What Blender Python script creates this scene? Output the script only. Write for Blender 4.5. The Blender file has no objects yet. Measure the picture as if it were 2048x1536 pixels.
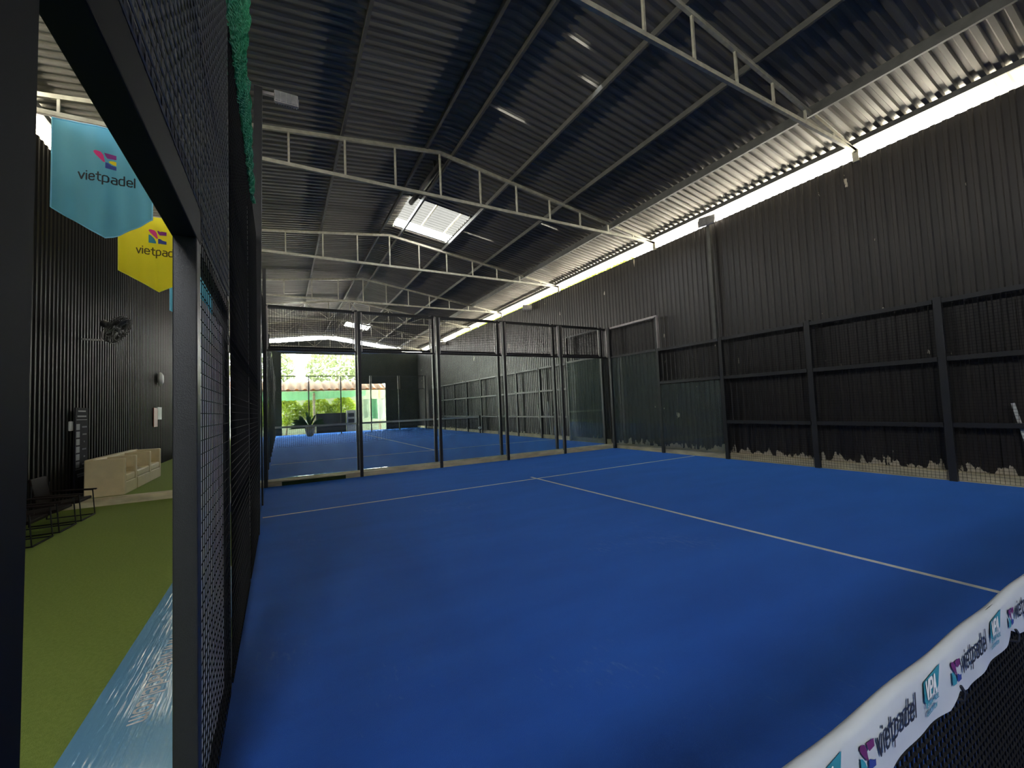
import bpy, bmesh, math, random
from mathutils import Vector, Matrix
random.seed(7)
S = bpy.context.scene
COL = S.collection

# ------------------------------------------------------------------ camera
AZ, PIT, ROLL, FPX = 0.50837, 0.0516, -0.04175, 836.2
cam_d = bpy.data.cameras.new('camera'); cam = bpy.data.objects.new('camera', cam_d); COL.objects.link(cam)
cam_d.sensor_fit = 'HORIZONTAL'; cam_d.sensor_width = 36; cam_d.lens = FPX / 2048 * 36
cam_d.clip_start = 0.02; cam_d.clip_end = 300
_f = Vector((math.sin(AZ) * math.cos(PIT), math.cos(AZ) * math.cos(PIT), math.sin(PIT)))
_r = Vector((math.cos(AZ), -math.sin(AZ), 0)); _u = _r.cross(_f)
_r2 = math.cos(ROLL) * _r + math.sin(ROLL) * _u; _u2 = -math.sin(ROLL) * _r + math.cos(ROLL) * _u
cam.matrix_world = Matrix.Translation((0.297, -0.594, 1.551)) @ Matrix((_r2, _u2, -_f)).transposed().to_4x4()
S.camera = cam

# ------------------------------------------------------------------ world and daylight
S.view_settings.view_transform = 'Standard'; S.view_settings.look = 'None'
S.view_settings.gamma = 1; S.view_settings.use_curve_mapping = False
S.view_settings.exposure = 2.42
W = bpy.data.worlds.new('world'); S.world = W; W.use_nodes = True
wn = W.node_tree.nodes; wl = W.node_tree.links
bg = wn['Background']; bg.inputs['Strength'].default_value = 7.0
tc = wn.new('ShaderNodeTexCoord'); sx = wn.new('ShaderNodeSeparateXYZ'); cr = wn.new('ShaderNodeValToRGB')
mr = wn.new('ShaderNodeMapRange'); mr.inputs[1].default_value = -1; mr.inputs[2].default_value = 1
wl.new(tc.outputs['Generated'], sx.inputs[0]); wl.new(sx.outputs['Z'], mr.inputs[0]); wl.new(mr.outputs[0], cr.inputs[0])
cr.color_ramp.elements[0].position = 0.30; cr.color_ramp.elements[0].color = (3.1, 2.85, 2.3, 1)  # stand-in ground glow below the horizon, raised to light the eave underside
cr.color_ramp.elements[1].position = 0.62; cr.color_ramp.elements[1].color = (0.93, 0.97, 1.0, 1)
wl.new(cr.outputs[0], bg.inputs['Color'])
S.cycles.transparent_max_bounces = 32
S.cycles.max_bounces = 10; S.cycles.diffuse_bounces = 6
S.cycles.sample_clamp_indirect = 6.0

def portal(name, loc, rot, sxx, syy):
    d = bpy.data.lights.new(name, 'AREA'); d.shape = 'RECTANGLE'; d.size = sxx; d.size_y = syy
    d.cycles.is_portal = True
    o = bpy.data.objects.new(name, d); o.location = loc; o.rotation_euler = rot; COL.objects.link(o)
R90 = math.pi / 2
portal('daylight_right_eave', (10.62, 10.5, 6.2), (0, R90, 0), 0.55, 45)
portal('daylight_left_eave', (-3.52, 10.5, 6.5), (0, -R90, 0), 0.5, 45)
portal('daylight_far_gable', (3.5, 33.4, 3.4), (-R90, 0, 0), 14, 7)
portal('daylight_added_hole', (-1.6, -7.3, 7.5), (0, 0, 0), 2.8, 3.6)  # portal for the added, unseen roof hole behind the camera

# ------------------------------------------------------------------ helpers
def lin(c):
    c = c / 255
    return c / 12.92 if c <= 0.04045 else ((c + 0.055) / 1.055) ** 2.4
def rgb(r, g, b): return (lin(r), lin(g), lin(b), 1)

def mat(name, col, rough=0.6, metal=0.0, noise=0.0, nscale=(5, 5, 5), bump=0.0, spec=0.5, col2=None, bscale=None, detail=4):
    m = bpy.data.materials.new(name); m.use_nodes = True
    nt = m.node_tree; b = nt.nodes['Principled BSDF']
    b.inputs['Roughness'].default_value = rough; b.inputs['Metallic'].default_value = metal
    b.inputs['Specular IOR Level'].default_value = spec
    t = nt.nodes.new('ShaderNodeTexCoord'); mp = nt.nodes.new('ShaderNodeMapping'); n = nt.nodes.new('ShaderNodeTexNoise')
    mp.inputs['Scale'].default_value = nscale; n.inputs['Scale'].default_value = 1.0; n.inputs['Detail'].default_value = detail
    nt.links.new(t.outputs['Object'], mp.inputs[0]); nt.links.new(mp.outputs[0], n.inputs['Vector'])
    if noise > 0 or col2 is not None:
        c2 = col2 or tuple([max(0, c * (1 - noise)) for c in col[:3]] + [1])
        r = nt.nodes.new('ShaderNodeValToRGB')
        r.color_ramp.elements[0].position = 0.32; r.color_ramp.elements[1].position = 0.68
        r.color_ramp.elements[0].color = c2; r.color_ramp.elements[1].color = col
        nt.links.new(n.outputs['Fac'], r.inputs[0]); nt.links.new(r.outputs[0], b.inputs['Base Color'])
    else:
        b.inputs['Base Color'].default_value = col
    if bump > 0:
        n2 = n
        if bscale:
            mp2 = nt.nodes.new('ShaderNodeMapping'); mp2.inputs['Scale'].default_value = bscale
            n2 = nt.nodes.new('ShaderNodeTexNoise'); n2.inputs['Scale'].default_value = 1
            nt.links.new(t.outputs['Object'], mp2.inputs[0]); nt.links.new(mp2.outputs[0], n2.inputs['Vector'])
        bp = nt.nodes.new('ShaderNodeBump'); bp.inputs['Strength'].default_value = bump; bp.inputs['Distance'].default_value = 0.02
        nt.links.new(n2.outputs['Fac'], bp.inputs['Height']); nt.links.new(bp.outputs[0], b.inputs['Normal'])
    return m

def glass_mat(name, tint, dust=0.01):
    m = bpy.data.materials.new(name); m.use_nodes = True; nt = m.node_tree; nt.nodes.clear()
    o = nt.nodes.new('ShaderNodeOutputMaterial'); mx = nt.nodes.new('ShaderNodeMixShader')
    tr = nt.nodes.new('ShaderNodeBsdfTransparent'); gl = nt.nodes.new('ShaderNodeBsdfGlossy'); fr = nt.nodes.new('ShaderNodeFresnel')
    n = nt.nodes.new('ShaderNodeTexNoise'); n.inputs['Scale'].default_value = 3; rp = nt.nodes.new('ShaderNodeMapRange')
    rp.inputs[3].default_value = 0.9; rp.inputs[4].default_value = 1.0
    mc = nt.nodes.new('ShaderNodeMix'); mc.data_type = 'RGBA'; mc.blend_type = 'MULTIPLY'; mc.inputs[0].default_value = 1
    tx = nt.nodes.new('ShaderNodeTexCoord'); nt.links.new(tx.outputs['Object'], n.inputs['Vector'])
    nt.links.new(n.outputs['Fac'], rp.inputs[0]); mc.inputs[6].default_value = tint; nt.links.new(rp.outputs[0], mc.inputs[7])
    nt.links.new(mc.outputs[2], tr.inputs['Color'])
    gl.inputs['Roughness'].default_value = 0.03; gl.inputs['Color'].default_value = (0.9, 0.95, 0.92, 1)
    fr.inputs['IOR'].default_value = 1.25
    nt.links.new(fr.outputs[0], mx.inputs[0]); nt.links.new(tr.outputs[0], mx.inputs[1]); nt.links.new(gl.outputs[0], mx.inputs[2])
    df = nt.nodes.new('ShaderNodeBsdfDiffuse'); df.inputs[0].default_value = (0.55, 0.66, 0.6, 1); m2 = nt.nodes.new('ShaderNodeMixShader'); m2.inputs[0].default_value = dust
    nt.links.new(mx.outputs[0], m2.inputs[1]); nt.links.new(df.outputs[0], m2.inputs[2]); nt.links.new(m2.outputs[0], o.inputs[0])
    return m

def translucent_mat(name, col, share=0.6):
    m = bpy.data.materials.new(name); m.use_nodes = True; nt = m.node_tree
    b = nt.nodes['Principled BSDF']; b.inputs['Base Color'].default_value = col; b.inputs['Roughness'].default_value = 0.6
    tr = nt.nodes.new('ShaderNodeBsdfTranslucent'); tr.inputs[0].default_value = col
    n = nt.nodes.new('ShaderNodeTexNoise'); n.inputs['Scale'].default_value = 4
    bp = nt.nodes.new('ShaderNodeBump'); bp.inputs['Strength'].default_value = 0.1; nt.links.new(n.outputs['Fac'], bp.inputs['Height'])
    nt.links.new(bp.outputs[0], b.inputs['Normal'])
    mx = nt.nodes.new('ShaderNodeMixShader'); mx.inputs[0].default_value = share
    nt.links.new(b.outputs[0], mx.inputs[1]); nt.links.new(tr.outputs[0], mx.inputs[2])
    nt.links.new(mx.outputs[0], nt.nodes['Material Output'].inputs[0])
    return m

class MB:
    def __init__(s): s.v = []; s.f = []; s.smooth = False
    def poly(s, pts, flip=False):
        k = len(s.v); s.v += [tuple(p) for p in pts]
        ids = list(range(k, k + len(pts))); s.f.append(ids[::-1] if flip else ids)
    def box(s, x0, x1, y0, y1, z0, z1):
        k = len(s.v)
        s.v += [(x0, y0, z0), (x1, y0, z0), (x1, y1, z0), (x0, y1, z0), (x0, y0, z1), (x1, y0, z1), (x1, y1, z1), (x0, y1, z1)]
        for q in ((3, 2, 1, 0), (4, 5, 6, 7), (0, 1, 5, 4), (1, 2, 6, 5), (2, 3, 7, 6), (3, 0, 4, 7)): s.f.append([k + i for i in q])
        return s
    def bar(s, p, q, w, h, up=(0, 0, 1)):
        p = Vector(p); q = Vector(q); d = (q - p).normalized(); u = Vector(up)
        if abs(d.dot(u)) > 0.99: u = Vector((0, 1, 0))
        a = d.cross(u).normalized(); b = a.cross(d).normalized(); k = len(s.v)
        for e in (p, q):
            for (i, j) in ((-1, -1), (1, -1), (1, 1), (-1, 1)): s.v.append(tuple(e + a * (i * w / 2) + b * (j * h / 2)))
        for t in ((3, 2, 1, 0), (4, 5, 6, 7), (0, 1, 5, 4), (1, 2, 6, 5), (2, 3, 7, 6), (3, 0, 4, 7)): s.f.append([k + i for i in t])
        return s
    def tube(s, pts, r, n=8, cap=True):
        pts = [Vector(p) for p in pts]; k = len(s.v); rr = r if isinstance(r, (list, tuple)) else [r] * len(pts)
        pa = None
        for i, p in enumerate(pts):
            d = (pts[min(i + 1, len(pts) - 1)] - pts[max(i - 1, 0)]).normalized()
            if pa is None:
                u = Vector((0, 0, 1)) if abs(d.z) < 0.9 else Vector((1, 0, 0)); a = d.cross(u).normalized()
            else:
                a = (pa - d * pa.dot(d)).normalized()
            pa = a; b = d.cross(a)
            for j in range(n):
                t = 2 * math.pi * j / n; s.v.append(tuple(p + (a * math.cos(t) + b * math.sin(t)) * rr[i]))
        for i in range(len(pts) - 1):
            for j in range(n):
                s.f.append([k + i * n + j, k + i * n + (j + 1) % n, k + (i + 1) * n + (j + 1) % n, k + (i + 1) * n + j])
        if cap:
            s.f.append([k + j for j in range(n)][::-1]); s.f.append([k + (len(pts) - 1) * n + j for j in range(n)])
        return s
    def lathe(s, prof, c, n=20, axis='z'):
        k = len(s.v); c = Vector(c)
        for (r, h) in prof:
            for j in range(n):
                t = 2 * math.pi * j / n; x, y = r * math.cos(t), r * math.sin(t)
                q = (x, y, h) if axis == 'z' else ((h, x, y) if axis == 'x' else (x, h, y))
                s.v.append(tuple(c + Vector(q)))
        for i in range(len(prof) - 1):
            for j in range(n): s.f.append([k + i * n + j, k + i * n + (j + 1) % n, k + (i + 1) * n + (j + 1) % n, k + (i + 1) * n + j])
        s.f.append([k + j for j in range(n)][::-1]); s.f.append([k + (len(prof) - 1) * n + j for j in range(n)])
        return s
    def xform(s, M, k0=0):
        s.v = s.v[:k0] + [tuple(M @ Vector(p)) for p in s.v[k0:]]; return s
    def build(s, name, m, parent=None, bevel=0, smooth=False, loc=None):
        me = bpy.data.meshes.new(name); me.from_pydata(s.v, [], s.f); me.materials.append(m)
        if smooth: me.polygons.foreach_set('use_smooth', [True] * len(me.polygons))
        me.update()
        o = bpy.data.objects.new(name, me); COL.objects.link(o)
        if loc is not None: o.location = loc
        if parent is not None:
            o.parent = parent; o.matrix_parent_inverse = Matrix.Translation(-Vector(base_loc(parent)))
        if bevel > 0:
            md = o.modifiers.new('bevel', 'BEVEL'); md.width = bevel; md.segments = 2; md.limit_method = 'ANGLE'
        return o
_bases = {}
def base_loc(o): return _bases.get(o.name, (0, 0, 0))
def tag(o, label, cat, group=None):
    o['label'] = label; o['category'] = cat
    if group: o['group'] = group
    return o
def struct(o): o['kind'] = 'structure'; return o
def stuff(o): o['kind'] = 'stuff'; return o
def thing(name, label, cat, loc=(0, 0, 0), group=None):
    o = bpy.data.objects.new(name, None); COL.objects.link(o); o.location = loc; o.empty_display_size = 0.1
    _bases[o.name] = tuple(loc)      # parts are modelled in world coordinates
    return tag(o, label, cat, group)
def copy_tree(root, loc, label, rotz=None, group=None):
    c = root.copy(); COL.objects.link(c); c.location = loc
    if rotz is not None: c.rotation_euler = (0, 0, rotz)
    c['label'] = label
    if group: c['group'] = group
    for ch in list(root.children):
        d = ch.copy(); COL.objects.link(d); d.parent = c; d.matrix_parent_inverse = ch.matrix_parent_inverse.copy()
        for g in list(ch.children):
            e = g.copy(); COL.objects.link(e); e.parent = d; e.matrix_parent_inverse = g.matrix_parent_inverse.copy()
    return c

# ------------------------------------------------------------------ materials
M = {}
M['roof'] = mat('galvanised_roof', rgb(118, 115, 106), 0.55, 0.15, col2=rgb(96, 93, 86), nscale=(0.6, 6, 2))
M['purlin'] = mat('grey_purlin_steel', rgb(92, 92, 88), 0.6, 0.2, noise=0.3)
M['truss'] = mat('painted_truss_steel', rgb(168, 165, 148), 0.6, 0.1, noise=0.3, nscale=(9, 9, 9))
M['kerb'] = mat('cream_concrete', rgb(226, 212, 176), 0.85, noise=0.35, nscale=(2.5, 2.5, 9), bump=0.2, detail=8)
M['black'] = mat('black_steel_paint', rgb(38, 39, 43), 0.45, 0.0, noise=0.3, nscale=(12, 12, 3), bump=0.12, bscale=(60, 60, 60))
M['jamb'] = mat('worn_black_steel_paint', rgb(42, 43, 48), 0.42, 0.0, noise=0.25, nscale=(12, 12, 3), bump=0.12, bscale=(320, 320, 260))
M['galv'] = mat('galvanised_edge', rgb(190, 182, 178), 0.5, 0.2, noise=0.25, nscale=(10, 10, 3))
M['wire'] = mat('black_wire', rgb(36, 36, 38), 0.8, spec=0.1)
M['wire_grey'] = mat('lit_grey_wire', rgb(88, 88, 86), 0.6)  # light falling on the upper mesh is put into this grey
M['matte_black'] = mat('matte_black_paint', rgb(17, 17, 19), 0.7, noise=0.2, spec=0.25)
M['white'] = mat('white_paint', rgb(225, 225, 222), 0.6, noise=0.1)
M['line'] = mat('white_court_line', rgb(228, 228, 222), 0.8, noise=0.15, nscale=(20, 20, 20))
M['glass'] = glass_mat('court_glass', (0.955, 0.975, 0.965, 1))
M['glass_dusty'] = glass_mat('dusty_side_glass', (0.96, 0.975, 0.965, 1), 0.07)
M['lamp_grey'] = mat('cast_grey_aluminium', rgb(176, 172, 170), 0.5, 0.2, noise=0.2, nscale=(30, 30, 30))
M['lamp_glass'] = mat('floodlight_lens', rgb(150, 150, 152), 0.25, noise=0.2, nscale=(20, 20, 20))
M['cream'] = mat('cream_leatherette', rgb(222, 202, 158), 0.5, noise=0.08, bump=0.1, nscale=(8, 8, 8))
M['brown'] = mat('dark_brown_seat', rgb(30, 20, 17), 0.7, noise=0.3, spec=0.15)
M['net_green'] = mat('green_nylon', rgb(48, 158, 114), 0.7, noise=0.2, nscale=(20, 20, 20))
M['logo_pink'] = mat('pink_print', rgb(235, 60, 150), 0.7); M['logo_purple'] = mat('purple_print', rgb(150, 55, 150), 0.7)
M['logo_yellow'] = mat('yellow_print', rgb(246, 226, 40), 0.7); M['logo_blue'] = mat('blue_print', rgb(62, 78, 170), 0.7)
M['logo_cyan'] = mat('teal_print', rgb(60, 150, 185), 0.7)
M['ink'] = mat('dark_ink', rgb(22, 34, 52), 0.7); M['ink_olive'] = mat('brown_ink', rgb(90, 76, 20), 0.7)
M['black_ink'] = mat('black_ink', rgb(26, 28, 40), 0.7); M['teal'] = mat('teal_ink', rgb(44, 128, 146), 0.7)

def court_mat(name):
    m = mat(name, rgb(34, 91, 188), 0.75, col2=rgb(28, 80, 172), nscale=(0.7, 2.2, 1), bump=0.25, bscale=(220, 220, 220), spec=0.35)
    nt = m.node_tree; b = nt.nodes['Principled BSDF']; src = b.inputs['Base Color'].links[0].from_socket
    t = nt.nodes.new('ShaderNodeTexCoord'); mp = nt.nodes.new('ShaderNodeMapping'); mp.inputs['Scale'].default_value = (26, 9, 1); mp.inputs['Rotation'].default_value = (0, 0, 0.35)
    n = nt.nodes.new('ShaderNodeTexNoise'); n.inputs['Scale'].default_value = 1; n.inputs['Detail'].default_value = 7; n.inputs['Roughness'].default_value = 0.72
    n2 = nt.nodes.new('ShaderNodeTexNoise'); n2.inputs['Scale'].default_value = 0.55; n2.inputs['Detail'].default_value = 3
    ml = nt.nodes.new('ShaderNodeMath'); ml.operation = 'MULTIPLY'
    r = nt.nodes.new('ShaderNodeMapRange'); r.inputs[1].default_value = 0.33; r.inputs[2].default_value = 0.55; r.inputs[4].default_value = 0.42
    mx = nt.nodes.new('ShaderNodeMix'); mx.data_type = 'RGBA'; mx.inputs[7].default_value = rgb(150, 165, 190)
    nt.links.new(t.outputs['Object'], mp.inputs[0]); nt.links.new(mp.outputs[0], n.inputs['Vector']); nt.links.new(t.outputs['Object'], n2.inputs['Vector'])
    nt.links.new(n.outputs['Fac'], ml.inputs[0]); nt.links.new(n2.outputs['Fac'], ml.inputs[1]); nt.links.new(ml.outputs[0], r.inputs[0])
    nt.links.new(r.outputs[0], mx.inputs[0]); nt.links.new(src, mx.inputs[6]); nt.links.new(mx.outputs[2], b.inputs['Base Color'])
    return m
M['court'] = court_mat('blue_court_turf')
_b = M['court'].node_tree.nodes['Principled BSDF']; _b.inputs['Sheen Weight'].default_value = 1.0; _b.inputs['Sheen Roughness'].default_value = 0.35; _b.inputs['Sheen Tint'].default_value = rgb(70, 135, 235)
M['turf'] = mat('green_turf', rgb(132, 150, 72), 0.9, col2=rgb(120, 138, 62), nscale=(45, 45, 45), bump=0.4, bscale=(150, 150, 150), spec=0.2)

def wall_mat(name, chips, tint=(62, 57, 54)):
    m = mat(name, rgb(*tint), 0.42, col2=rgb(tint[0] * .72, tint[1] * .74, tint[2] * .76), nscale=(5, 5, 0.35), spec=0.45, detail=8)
    if not chips: return m
    nt = m.node_tree; b = nt.nodes['Principled BSDF']; src = b.inputs['Base Color'].links[0].from_socket
    t = nt.nodes.new('ShaderNodeTexCoord'); s = nt.nodes.new('ShaderNodeSeparateXYZ'); n = nt.nodes.new('ShaderNodeTexNoise')
    mp = nt.nodes.new('ShaderNodeMapping'); mp.inputs['Scale'].default_value = (7, 7, 2.2)
    n.inputs['Scale'].default_value = 1; n.inputs['Detail'].default_value = 5
    nt.links.new(t.outputs['Object'], s.inputs[0]); nt.links.new(t.outputs['Object'], mp.inputs[0]); nt.links.new(mp.outputs[0], n.inputs['Vector'])
    # bare plaster where the paint stops raggedly above the base, and a few chips higher up
    h = nt.nodes.new('ShaderNodeMapRange'); h.inputs[1].default_value = 0.10; h.inputs[2].default_value = 0.38; h.inputs[3].default_value = 0.62; h.inputs[4].default_value = 0.27; h.clamp = True
    c = nt.nodes.new('ShaderNodeMath'); c.operation = 'LESS_THAN'
    nt.links.new(s.outputs['Z'], h.inputs[0]); nt.links.new(n.outputs['Fac'], c.inputs[0]); nt.links.new(h.outputs[0], c.inputs[1])
    mx = nt.nodes.new('ShaderNodeMix'); mx.data_type = 'RGBA'; mx.inputs[7].default_value = rgb(196, 186, 166)
    nt.links.new(c.outputs[0], mx.inputs[0]); nt.links.new(src, mx.inputs[6]); nt.links.new(mx.outputs[2], b.inputs['Base Color'])
    return m
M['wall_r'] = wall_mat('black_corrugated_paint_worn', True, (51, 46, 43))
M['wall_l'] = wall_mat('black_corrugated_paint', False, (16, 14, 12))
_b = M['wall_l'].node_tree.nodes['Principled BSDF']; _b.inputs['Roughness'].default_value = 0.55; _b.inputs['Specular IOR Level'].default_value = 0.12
M['wall_f'] = wall_mat('dark_gable_paint', False, (48, 52, 48))

# ------------------------------------------------------------------ building shell
YN, YF = -12.0, 33.0            # near and far gable
RX, RZ, SR, SL = 3.5, 7.42, 0.155, 0.12
XR, XL = 10.25, -3.2
def roof_z(x): return RZ - (SR * (x - RX) if x > RX else SL * (RX - x))
def courtbox(name, x0, x1, y0, y1, z1, m): return struct(MB().box(x0, x1, y0, y1, z1 - 0.25, z1).build(name, m))
fl1 = courtbox('floor', 0.0, 10.1, YN, 10.05, 0.0, M['court'])
fl2 = courtbox('floor', 0.0, 10.1, 10.42, YF, 0.115, M['court'])
courtbox('floor', XL - 0.3, 0.0, YN, 10.05, 0.0, M['turf'])
courtbox('floor', XL - 0.3, 0.0, 10.42, YF, 0.115, M['turf'])
courtbox('floor', -14, 24, YF, 60, -0.1, mat('outdoor_concrete', rgb(104, 100, 90), 0.9, noise=0.3))
def line(fl, x0, x1, y0, y1, z): MB().box(x0, x1, y0, y1, z - 0.002, z + 0.003).build('court_line', M['line'], fl)
line(fl1, 0.05, 10.0, 6.925, 6.975, 0); line(fl1, 4.975, 5.025, -6.975, 6.975 + 0.2, 0); line(fl1, 0.05, 10.0, -6.975, -6.925, 0)
line(fl2, 0.05, 10.0, 13.55, 13.6, 0.115); line(fl2, 4.975, 5.025, 13.35, 27.4, 0.115); line(fl2, 0.05, 10, 27.2, 27.25, 0.115)
struct(MB().box(XL, XR, 10.05, 10.42, -0.2, 0.115).build('trim_1', M['kerb'], bevel=0.008))
struct(MB().box(10.07, XR + 0.1, YN, 10.05, -0.2, 0.15).build('trim_2', M['kerb'], bevel=0.008))
struct(MB().box(10.07, XR + 0.1, 10.42, YF, -0.2, 0.26).build('trim_3', M['kerb'], bevel=0.008))

def corrugated_wall(name, m, x, y0, y1, z0, z1, side, pitch=0.15, depth=0.02):
    b = MB(); ys = []; y = y0; k = 0
    prof = [(0, 0), (0.46, 0), (0.58, 1), (0.88, 1)]
    while y < y1:
        for (t, d) in prof: ys.append((min(y + t * pitch, y1), d * depth * side))
        y += pitch
    for i in range(len(ys) - 1):
        (a, da), (c, dc) = ys[i], ys[i + 1]
        q = [(x + da, a, z0), (x + dc, c, z0), (x + dc, c, z1), (x + da, a, z1)]
        b.poly(q, flip=(side < 0))
    # backing sheet gives the wall its thickness
    b.box(x - side * 0.02 if side > 0 else x + 0.003, x - 0.003 if side > 0 else x + 0.02, y0, y1, z0, z1)
    return struct(b.build(name, m))
corrugated_wall('wall_right', M['wall_r'], XR, YN, YF, 0.0, 6.1, -1)
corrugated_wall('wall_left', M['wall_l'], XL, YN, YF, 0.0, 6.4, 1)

# roof: corrugated sheets with a ridge, two skylight openings, one added light hole and a few slits between sheets
SLITS = [(4.2, 4.62, 6.26), (4.37, 4.6, 4.18), (5.75, 6.5, 11.42), (7.3, 7.7, 9.35), (5.1, 5.25, 4.76),
         (2.2, 2.9, 18.6), (0.5, 1.0, 20.8), (0.9, 1.4, 21.6), (-0.3, 0.3, 20.9), (5.0, 5.4, 21.3), (3.0, 3.3, 24.6), (2.9, 3.2, 25.6), (6.3, 6.8, 30.0), (9.3, 9.42, 15.2), (9.3, 9.42, 16.6), (9.0, 9.1, 12.1)]
HOLES = [(-2.9, -0.3, -9.0, -5.6), (3.5, 5.28, 10.45, 12.5), (4.0, 5.6, 27.0, 29.0)]  # first one is an added hole behind the camera, letting light in
def roof_sheet(b, x0, x1, y0, y1, dz=0.0, pitch=0.165, depth=0.032, holes=True, seg=0.3):
    n = max(1, int(round(abs(x1 - x0) / seg))); xs = [x0 + (x1 - x0) * i / n for i in range(n + 1)]
    prof = [(0, 0), (0.38, 0), (0.5, 1), (0.86, 1)]; ys = []; y = y0
    while y < y1 - 1e-6:
        for (t, d) in prof: ys.append((min(y + t * pitch, y1), d * depth))
        y += pitch
    ys.append((y1, 0))
    k = len(b.v)
    for (yy, d) in ys:
        for x in xs: b.v.append((x, yy, roof_z(x) + d + dz))
    for i in range(len(ys) - 1):
        ym = (ys[i][0] + ys[i + 1][0]) / 2
        for j in range(n):
            xm = (xs[j] + xs[j + 1]) / 2
            if holes:
                if any(h[0] < xm < h[1] and h[2] < ym < h[3] for h in HOLES): continue
                if any(s[0] - 0.1 < xm < s[1] + 0.1 and int((s[2] - y0) / pitch) * 4 + 1 == i for s in SLITS): continue
            b.f.append([k + i * (n + 1) + j, k + i * (n + 1) + j + 1, k + (i + 1) * (n + 1) + j + 1, k + (i + 1) * (n + 1) + j])
b = MB(); roof_sheet(b, RX, 10.62, YN, YF + 0.3); roof_sheet(b, RX, XL - 0.34, YN, YF + 0.3)
ceiling = struct(b.build('ceiling', M['roof']))

# far gable
gf = MB()
def gslab(pts, y0=YF, y1=YF + 0.12, bb=None):
    bb = bb or gf; n = len(pts)
    bb.poly([(x, y0, z) for x, z in pts]); bb.poly([(x, y1, z) for x, z in pts], flip=True)
    for i in range(n):
        a, c = pts[i], pts[(i + 1) % n]; bb.poly([(a[0], y0, a[1]), (a[0], y1, a[1]), (c[0], y1, c[1]), (c[0], y0, c[1])])
gslab([(XL, 5.9), (5.75, 5.9), (5.75, 3.7), (7.6, 3.7), (7.6, 0.0), (XR, 0.0), (XR, 6.08), (RX, roof_z(RX) - 0.36), (XL, 6.3)])
gslab([(-0.15, 0), (0.42, 0), (0.42, 5.9), (-0.15, 5.9)], YF - 0.05, YF + 0.3)
struct(gf.build('wall_far', M['wall_f']))
# near gable (behind the camera): closed sheets
gn = MB()
gslab([(XL, 0.0), (XR, 0.0), (XR, 6.2), (RX, roof_z(RX) - 0.1), (XL, 6.5)], YN, YN + 0.1, gn)
struct(gn.build('wall_near', M['wall_f']))

# ------------------------------------------------------------------ roof steel
ORD = ['first', 'second', 'third', 'fourth', 'fifth', 'sixth', 'seventh', 'eighth', 'ninth', 'tenth']
def chord_z(x): return roof_z(x) - 0.13
def make_truss(y, label, diag=False, first=3.5):
    t = thing('roof_truss', label, 'roof truss', (RX, y, 6.25), 'steel roof trusses')
    b = MB(); b.bar((XL + 0.02, y, chord_z(XL) - 0.02), (RX, y, chord_z(RX)), 0.05, 0.07); b.bar((RX, y, chord_z(RX)), (XR + 0.02, y, chord_z(XR)), 0.05, 0.07)
    b.build('top_chord', M['truss'], t)
    MB().bar((XL + 0.02, y, 6.26), (XR + 0.0, y, 6.26), 0.05, 0.07).build('bottom_chord', M['truss'], t)
    xs = [-2.6, -1.6, -0.55, 0.5, 1.5, 2.5, 3.5, 4.48, 5.46, 6.44, 7.42, 8.4, 9.35]
    for x in xs:
        if chord_z(x) - 6.26 > 0.1: MB().bar((x, y, 6.28), (x, y, chord_z(x) - 0.02), 0.035, 0.035).build('upright', M['truss'], t)
    if diag:
        for i, x in enumerate(xs[:-1]):
            x2 = xs[i + 1]
            a, c = ((x, 6.28), (x2, chord_z(x2) - 0.03)) if i % 2 else ((x, chord_z(x) - 0.03), (x2, 6.28))
            MB().bar((a[0], y, a[1]), (c[0], y, c[1]), 0.025, 0.025).build('diagonal', M['truss'], t)
    MB().box(XR - 0.05, XR + 0.03, y - 0.05, y + 0.05, 6.04, chord_z(XR) + 0.02).build('bearing_post', M['truss'], t)
    return t
TY = [-7.0, -2.0, 3.0, 8.05, 13.0, 18.0, 22.0, 26.8, 31.6]
lab = {3.0: 'nearest grey steel roof truss, meeting the wall at upper right', 8.05: 'grey steel roof truss just in front of the bright skylight',
       13.0: 'grey steel roof truss just behind the bright skylight', 18.0: 'grey steel roof truss second behind the bright skylight',
       22.0: 'grey roof truss with diagonals, third behind the bright skylight', 26.8: 'small far roof truss with diagonals, one before the end gable',
       31.6: 'farthest roof truss, directly before the bright gable slot'}
for y in TY:
    if y > 0: make_truss(y, lab[y], y > 20)
PX = [(10.05, 'roof purlin running along the bright right eave'), (8.6, 'roof purlin where the lit eave strip ends, second from right wall'),
      (6.95, 'grey roof purlin third from the right wall'), (5.33, 'grey roof purlin along the lower edge of the bright skylight'),
      (3.82, 'grey roof purlin just right of the ridge'), (3.2, 'grey roof purlin just left of the ridge'),
      (1.45, 'grey roof purlin next left of the ridge pair'), (-0.4, 'grey roof purlin above the left court fence'), (-1.9, 'grey roof purlin above the walkway banners'),
      (-3.0, 'grey roof purlin along the left eave above the corrugated wall')]
for x, l in PX:
    w = 0.05; h = 0.17 if x == 8.6 else 0.10
    tag(MB().bar((x, YN, roof_z(x) - h / 2 - 0.004), (x, YF + 0.2, roof_z(x) - h / 2 - 0.004), w, h).build('roof_purlin', M['purlin']), l, 'purlin', 'roof purlins')

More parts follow.
